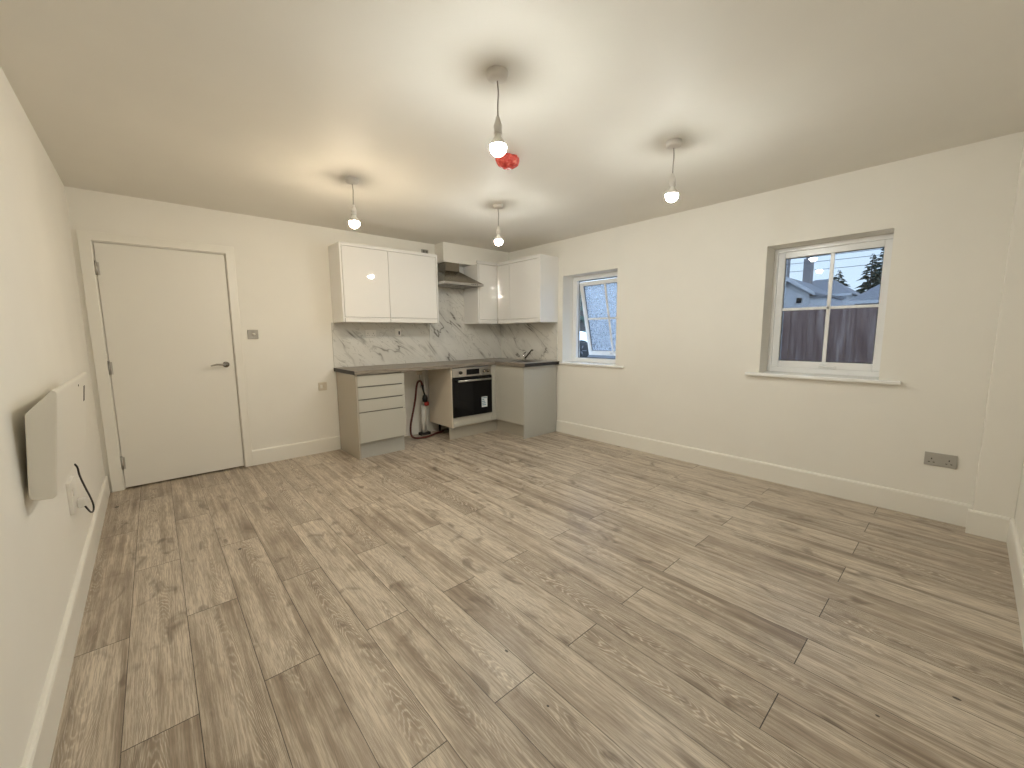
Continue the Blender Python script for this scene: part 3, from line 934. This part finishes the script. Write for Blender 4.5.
ds = thing('double_socket', 'pale double socket on the marble splashback', 'socket', (1.864, D - 0.01, 1.228))
MB().box(1.800, 1.928, D - 0.019, D - 0.010, 1.228, 1.310).build('plate', M['plastic'], ds, 0.003)
for x in (1.832, 1.896):
    mb = MB()
    uk_pins(mb, lambda u, v, a_, b_: mb.box(x + u - a_, x + u + a_, D - 0.0196, D - 0.0185, 1.262 + v - b_, 1.262 + v + b_))
    mb.build('pin_holes', M['dark_gap'], ds)
    MB().box(x - 0.006, x + 0.006, D - 0.022, D - 0.0185, 1.288, 1.302).build('rocker', M['plastic'], ds)
fs_ = thing('fused_spur', 'pale fused spur with a dark flex slot on the marble splashback', 'wall plate', (2.195, D - 0.01, 1.242))
MB().box(2.160, 2.236, D - 0.019, D - 0.010, 1.242, 1.326).build('plate', M['plastic'], fs_, 0.003)
MB().box(2.203, 2.219, D - 0.021, D - 0.0185, 1.256, 1.296).build('flex_slot', M['black'], fs_)
MB().box(2.172, 2.192, D - 0.022, D - 0.0185, 1.266, 1.304).build('rocker', M['plastic'], fs_)

so = thing('double_socket', 'satin grey double socket on the window wall near the corner pier', 'socket', (W, 0.065, 0.363))
MB().box(W - 0.010, W, -0.009, 0.139, 0.363, 0.450).build('plate', M['grey_plastic'], so, 0.003)
for y in (0.105, 0.025):
    mb = MB()
    uk_pins(mb, lambda u, v, a_, b_: mb.box(W - 0.0106, W - 0.0095, y + u - a_ * 1.3, y + u + a_ * 1.3, 0.398 + v - b_, 0.398 + v + b_))
    mb.build('pin_holes', M['dark_gap'], so)
for y in (0.076, 0.054):
    MB().box(W - 0.0135, W - 0.0095, y - 0.008, y + 0.008, 0.422, 0.440).build('rocker', M['grey_plastic'], so)

# ------------------------------------------------------------------ heater with its socket
HY0, HY1 = 2.00, 2.97
sh = (-0.0109 * (HY1 - HY0), 0, 0)
ht = thing('panel_heater', 'cream slim electric panel heater mounted low beside the door', 'heater', (-0.36, 2.5, 0.69))
prof = [(-0.351, 0.745), (-0.348, 0.730), (-0.330, 0.722), (-0.298, 0.720), (-0.289, 0.730), (-0.255, 1.070), (-0.256, 1.080), (-0.266, 1.086), (-0.332, 1.012)]
MB().prism(prof, 'Y', HY0, HY1, sh).build('heater_body', M['heater'], ht, 0.004, 3)
for y in (2.28, 2.72):
    x = left_x(y)
    MB().box(x, x + 0.020, y - 0.02, y + 0.02, 0.78, 0.98).build('wall_bracket', M['dark_gap'], ht)
fxh = -0.0109 * 0.84
pr = [(-0.2675 + fxh, 0.955), (-0.2602 + fxh, 1.028), (-0.2582 + fxh, 1.028), (-0.2655 + fxh, 0.955)]
MB().prism(pr, 'Y', 2.785, 2.829).build('control_slot', M['dark_gap'], ht)
MB().lathe([(0.005, -0.002), (0.005, 0.0025)], (-0.2580 - 0.0109 * 0.58, 2.58, 1.050), 10, 'X').build('indicator_lamp', M['dark_gap'], ht)
pw = thing('single_socket', 'white socket with a plug in it under the panel heater', 'socket', (left_x(2.82), 2.82, 0.415))
x = left_x(2.80)
MB().box(x, x + 0.016, 2.775, 2.935, 0.415, 0.570).build('plate', M['plastic'], pw, 0.003)
MB().box(x + 0.015, x + 0.019, 2.80, 2.83, 0.50, 0.53).build('rocker', M['plastic'], pw)
pg = thing('plug', 'white plug with a black flex up to the panel heater', 'plug', (x + 0.016, 2.86, 0.42))
MB().box(x + 0.0165, x + 0.050, 2.860, 2.905, 0.415, 0.462).build('plug_body', M['plastic'], pg, 0.006)
MB().tube(smooth_path([(x + 0.045, 2.850, 0.424), (x + 0.050, 2.860, 0.405), (x + 0.054, 2.90, 0.375), (x + 0.056, 2.95, 0.357), (x + 0.057, 2.995, 0.358), (x + 0.056, 3.005, 0.385), (x + 0.054, 2.95, 0.445), (x + 0.052, 2.87, 0.512), (x + 0.050, 2.775, 0.600), (x + 0.050, 2.735, 0.655), (x + 0.034, 2.725, 0.690), (x + 0.026, 2.72, 0.740)]), 0.0040, 8).build('flex', M['black'], pg)

# ------------------------------------------------------------------ pendants


def pendant(x, y, label, lamp):
    t = thing('pendant_light', label, 'pendant lamp', (x, y, H), 'bare bulb pendants')
    MB().lathe([(0.045, 0.0), (0.045, -0.020), (0.043, -0.026), (0.034, -0.030), (0.010, -0.032)], (x, y, H), 28).build('ceiling_rose', M['rose'], t)
    MB().tube(smooth_path([(x, y, H - 0.036), (x + 0.003, y - 0.002, H - 0.08), (x + 0.001, y, H - 0.13), (x, y, H - 0.185)], 4), 0.0034, 8).build('flex', M['cable'], t)
    MB().lathe([(0.008, -0.180), (0.012, -0.196), (0.018, -0.212), (0.0185, -0.214), (0.0195, -0.216), (0.0195, -0.226), (0.0175, -0.228), (0.0175, -0.244), (0.0195, -0.245), (0.0195, -0.250)], (x, y, H), 20).build('lamp_holder', M['rose'], t)
    b = MB().lathe([(0.0135, -0.246), (0.0135, -0.256), (0.018, -0.266), (0.0275, -0.278), (0.0335, -0.288), (0.0362, -0.298)], (x, y, H), 24).build('bulb', M['plastic'], t)
    pr = []
    for k in range(10):
        a_ = math.radians(7 - k * 10.4)
        pr.append((max(0.0365 * math.cos(a_) * (1 if k else 0.98), 0.0012), -0.303 + 0.0375 * math.sin(a_)))
    MB().lathe(pr, (x, y, H), 20).build('globe', lamp, b)
    return t


pendant(1.209, 1.447, 'bare bulb pendant hanging just in front of the red-wrapped detector', M['bulb_near'])
pendant(1.175, 3.050, 'bare bulb pendant with the warm orange light, above the wide wall cabinet', M['bulb_warm'])
pendant(2.362, 2.839, 'bare bulb pendant farthest back, hanging before the cooker hood corner', M['bulb_back'])
pendant(2.404, 1.262, 'bare bulb pendant hanging nearest the two windows', M['bulb_window'])

# smoke detector still wrapped in red film
dt = thing('smoke_detector', 'ceiling detector wrapped in crumpled red film', 'detector', (1.80, 2.06, H))
bm = bmesh.new()
bmesh.ops.create_icosphere(bm, subdivisions=4, radius=1.0)
for v in bm.verts:
    c = v.co
    k = 1 + 0.05 * math.sin(9 * c.x + 3 * c.z) * math.cos(7 * c.y) + random.uniform(-0.03, 0.03)
    v.co = Vector((c.x * 0.078 * k, c.y * 0.070 * k, max(min(c.z, 0.3), -1) * 0.050 * k))
me_v = [v.co + Vector((1.80, 2.06, H - 0.0165)) for v in bm.verts]
me_f = [[v.index for v in f.verts] for f in bm.faces]
bm.free()
MB().add(me_v, me_f, False).build('film_cover', M['red_film'], dt)
MB().lathe([(0.055, 0.0), (0.055, -0.006), (0.05, -0.008)], (1.80, 2.06, H), 24).build('base_plate', M['plastic'], dt)

# ------------------------------------------------------------------ outside the windows
GZ = 0.25
tag(MB().box(W + 0.30, 70, -30, 60, GZ - 0.1, GZ).build('ground', M['soil']), 'wet grey paving outside the windows', 'ground', kind='structure')
fe = thing('fence', 'dark close-board wooden fence outside the closed window', 'fence', (6.5, 0.9, GZ))
mb = MB()
y = -2.4
k = 0
while y < 3.3:
    w_ = 0.098 + 0.006 * random.random()
    top = 1.555 + random.uniform(-0.006, 0.006)
    o = 0.010 * (k % 2)
    mb.box(6.490 + o, 6.504 + o, y, y + w_ + 0.012, GZ + 0.06, top)
    y += w_
    k += 1
mb.build('boards', M['fence'], fe)
mb = MB()
for z in (0.45, 0.95, 1.40):
    mb.box(6.518, 6.560, -2.4, 3.36, z, z + 0.075)
mb.build('rails', M['fence'], fe)
for y in (-2.4, -0.6, 1.2, 3.24):
    MB().box(6.515, 6.605, y, y + 0.10, GZ, 1.50).build('post', M['fence'], fe)
MB().box(6.47, 6.52, -2.4, 3.36, GZ, GZ + 0.07).build('gravel_board', M['fence'], fe)


def house(name, label, X, y0, y1, z_eave, z_ridge, depth, gable):
    t = thing(name, label, 'house', (X, (y0 + y1) / 2, GZ))
    MB().box(X, X + depth, y0, y1, GZ, z_eave).build('wall', M['render_w'], t)
    e = 0.3
    ymid = (y0 + y1) / 2
    if gable:       # gable end faces the room
        MB().prism([(y0, z_eave), (ymid, z_ridge - 0.05), (y1, z_eave)], 'X', X + 0.001, X + depth).build('gable_wall', M['render_w'], t)
        MB().prism([(y0 - e, z_eave - 0.12), (ymid, z_ridge), (y1 + e, z_eave - 0.12), (y1 + e, z_eave + 0.02), (ymid, z_ridge + 0.16), (y0 - e, z_eave + 0.02)], 'X', X - e, X + depth + e).build('roof', M['slate'], t)
        MB().prism([(y0 - e, z_eave - 0.16), (ymid, z_ridge - 0.06), (y1 + e, z_eave - 0.16), (y1 + e, z_eave + 0.03), (ymid, z_ridge + 0.17), (y0 - e, z_eave + 0.03)], 'X', X - e - 0.05, X - e).build('bargeboard', M['render_w'], t)
    else:           # hipped
        hp = (y1 - y0) * 0.38
        a_ = [(X - e, y0 - e, z_eave), (X - e, y1 + e, z_eave), (X + depth + e, y1 + e, z_eave), (X + depth + e, y0 - e, z_eave)]
        r_ = [(X + depth / 2, y0 + hp, z_ridge), (X + depth / 2, y1 - hp, z_ridge)]
        MB().add(a_ + r_, [(0, 1, 5, 4), (1, 2, 5), (2, 3, 4, 5), (3, 0, 4), (3, 2, 1, 0)]).build('roof', M['slate'], t)
        MB().box(X - e - 0.03, X - e, y0 - e, y1 + e, z_eave - 0.12, z_eave + 0.03).build('gutter', M['render_w'], t)
    return t


hA = house('house', 'white gabled bungalow with a small dark window beyond the fence', 27.0, 6.05, 8.05, 3.28, 4.05, 4.5, True)
wf = MB().box(26.95, 27.01, 6.33, 6.66, 2.74, 3.10).build('window_frame', M['render_w'], hA)
MB().box(26.93, 26.96, 6.37, 6.62, 2.78, 3.06).build('pane', M['car_glass'], wf)
MB().box(27.05, 30.0, 5.15, 6.04, GZ, 3.02).build('side_extension', M['render_w'], hA)
MB().box(26.95, 30.1, 5.05, 6.04, 3.02, 3.12).build('extension_roof', M['slate'], hA)
hB = house('house', 'hip-roofed house with a tall chimney behind the white bungalow', 34.0, 5.6, 9.6, 3.6, 5.0, 7.0, False)
ch = MB().box(35.4, 36.2, 7.98, 8.42, 4.0, 6.35).build('chimney', M['brick'], hB)
for y in (8.08, 8.30):
    MB().lathe([(0.09, 0), (0.08, 0.26), (0.09, 0.29)], (35.8, y, 6.35), 10).build('chimney_pot', M['brick'], ch)
hC = house('house', 'long slate-roofed house beyond the fence below the tall conifers', 26.0, 0.6, 3.95, 2.65, 4.15, 6.0, False)
hD = thing('house', 'tall house edge rising at the side of the closed window view', 'house', (45, 13.2, GZ))
MB().box(44, 46, 12.0, 15.0, GZ, 8.9).build('wall', M['brick'], hD)
MB().box(43.8, 46.2, 11.9, 15.2, 8.9, 9.1).build('roof', M['slate'], hD)


def conifer(x, y, h, r, label):
    t = thing('conifer_tree', label, 'tree', (x, y, GZ), 'trees beyond the fence')
    MB().tube([(x, y, GZ), (x, y, GZ + h * 0.98)], [0.14, 0.02], 8).build('trunk', M['bark'], t)
    m_ = MB()
    for k in range(230):
        f = (k + 0.5) / 230
        z = GZ + h * (0.18 + 0.82 * f)
        rr = r * (1 - f) ** 0.8 * random.uniform(0.75, 1.25) + 0.08
        a_ = random.uniform(0, 2 * math.pi)
        d_ = Vector((math.cos(a_), math.sin(a_), 0))
        s_ = Vector((-d_.y, d_.x, 0)) * (0.16 * rr + 0.04)
        b_ = Vector((x, y, z))
        tip = b_ + d_ * rr + Vector((0, 0, -0.22 * rr))
        mid = b_ + d_ * rr * 0.55 + Vector((0, 0, 0.03))
        dn = Vector((0, 0, -0.09 * rr - 0.03))
        m_.add([b_, mid + s_, tip, mid - s_, mid + dn], [(0, 1, 4), (1, 2, 4), (2, 3, 4), (3, 0, 4), (0, 3, 2, 1)])
    m_.build('crown', M['leaf'], t)


conifer(58, 10.41, 7.7, 2.7, 'dark conifer tree behind the upright window bar')
conifer(45, 5.94, 7.25, 1.9, 'tall conifer tree at the far side of the closed window view')
conifer(50.5, 5.85, 8.9, 2.2, 'broad conifer tree behind the long slate roof')

for k, (z0, z1) in enumerate(((4.95, 5.05), (4.70, 4.80), (4.35, 4.40))):
    pts = []
    for i in range(13):
        t = i / 12
        pts.append((24, -4 + 16 * t, z0 + (z1 - z0) * t - 0.25 * math.sin(math.pi * t)))
    tag(MB().tube(pts, 0.012, 6).build('overhead_wire', M['wire']),
        ('top overhead wire crossing the sky beyond the fence', 'middle overhead wire crossing the sky beyond the fence', 'lowest overhead wire crossing the sky beyond the fence')[k], 'wire', 'overhead wires')

# white car on the drive, seen through the gap of the open window
u = Vector((0.75, -0.66, 0)).normalized()      # towards the bonnet
n_ = Vector((-0.66, -0.75, 0)).normalized()    # the side facing the room
WC = Vector((12.0, 9.66, GZ + 0.335))          # front wheel centre
cr = thing('car', 'white car parked outside the open window', 'car', (11.2, 10.4, GZ))


def cp(s, t, z):
    p = WC + u * s + n_ * t
    return (p.x, p.y, z)


def car_prism(poly, t0, t1):
    n = len(poly)
    vs = [cp(s, t0, z) for s, z in poly] + [cp(s, t1, z) for s, z in poly]
    return MB().add(vs, [tuple(range(n)), tuple(range(2 * n - 1, n - 1, -1))] + [(i, (i + 1) % n, n + (i + 1) % n, n + i) for i in range(n)])


def arch(c, r, n=9):
    return [(c + r * math.cos(math.radians(a_)), GZ + 0.335 + r * math.sin(math.radians(a_))) for a_ in [180 * i / (n - 1) for i in range(n)]]


low = [(0.85, GZ + 0.30)] + arch(0, 0.39) + arch(-2.55, 0.39) + [(-3.25, GZ + 0.32), (-3.35, GZ + 0.62), (-3.28, GZ + 1.12), (-0.9, GZ + 1.12), (0.0, GZ + 1.06), (0.6, GZ + 0.90), (0.86, GZ + 0.70), (0.90, GZ + 0.50)]
car_prism(low, 0.02, -1.68).build('body', M['car'], cr, 0.03)
cab = [(-3.2, GZ + 1.11), (-0.92, GZ + 1.11), (-1.5, GZ + 1.58), (-2.55, GZ + 1.62), (-3.0, GZ + 1.44)]
car_prism(cab, -0.13, -1.53).build('cabin', M['car_glass'], cr, 0.02)
rf = [(-1.48, GZ + 1.58), (-1.51, GZ + 1.62), (-2.56, GZ + 1.66), (-3.02, GZ + 1.48), (-2.98, GZ + 1.44), (-2.55, GZ + 1.62)]
car_prism(rf, -0.12, -1.54).build('roof', M['car'], cr, 0.01)
ang = math.atan2(n_.y, n_.x)
for s in (0.0, -2.55):
    for t in (-0.08, -1.58):
        c = WC + u * s + n_ * t
        wm = MB().lathe([(0.20, 0.10), (0.30, 0.10), (0.325, 0.085), (0.33, 0.0), (0.325, -0.085), (0.30, -0.10), (0.20, -0.10)], (0, 0, 0), 28, 'X')
        wm.rotate((0, 0, 0), 'Z', ang)
        wm.v = [p + c for p in wm.v]
        tyre = wm.build('wheel', M['tyre'], cr)
        am = MB()
        for k in range(5):
            a_ = 2 * math.pi * k / 5
            am.tube([(0.102, 0.03 * math.cos(a_), 0.03 * math.sin(a_)), (0.102, 0.20 * math.cos(a_), 0.20 * math.sin(a_))], 0.022, 6)
        am.rotate((0, 0, 0), 'Z', ang)
        am.v = [p + c for p in am.v]
        am.build('wheel_spokes', M['alloy'], tyre)
car_prism([(0.55, GZ + 0.68), (0.78, GZ + 0.60), (0.80, GZ + 0.68), (0.60, GZ + 0.78)], 0.03, -0.25).build('headlamp', M['car_glass'], cr)
hg = thing('hedge', 'dark hedge behind the parked car', 'hedge', (17, 14, GZ))
m_ = MB()
for k in range(2600):
    p = Vector((16.2 + random.uniform(0, 1.6), random.uniform(7, 20), GZ + random.uniform(0.0, 1.0) ** 0.8 * 4.2))
    r = random.uniform(0.18, 0.36)
    q = [p + Vector((random.uniform(-r, r), random.uniform(-r, r), random.uniform(-r, r))) for _ in range(4)]
    m_.add(q, [(0, 1, 2), (0, 2, 3), (0, 3, 1), (1, 3, 2)])
m_.build('foliage', M['leaf'], hg)
MB().box(16.5, 17.5, 7.1, 19.9, GZ, GZ + 3.6).build('twig_core', M['bark'], hg)
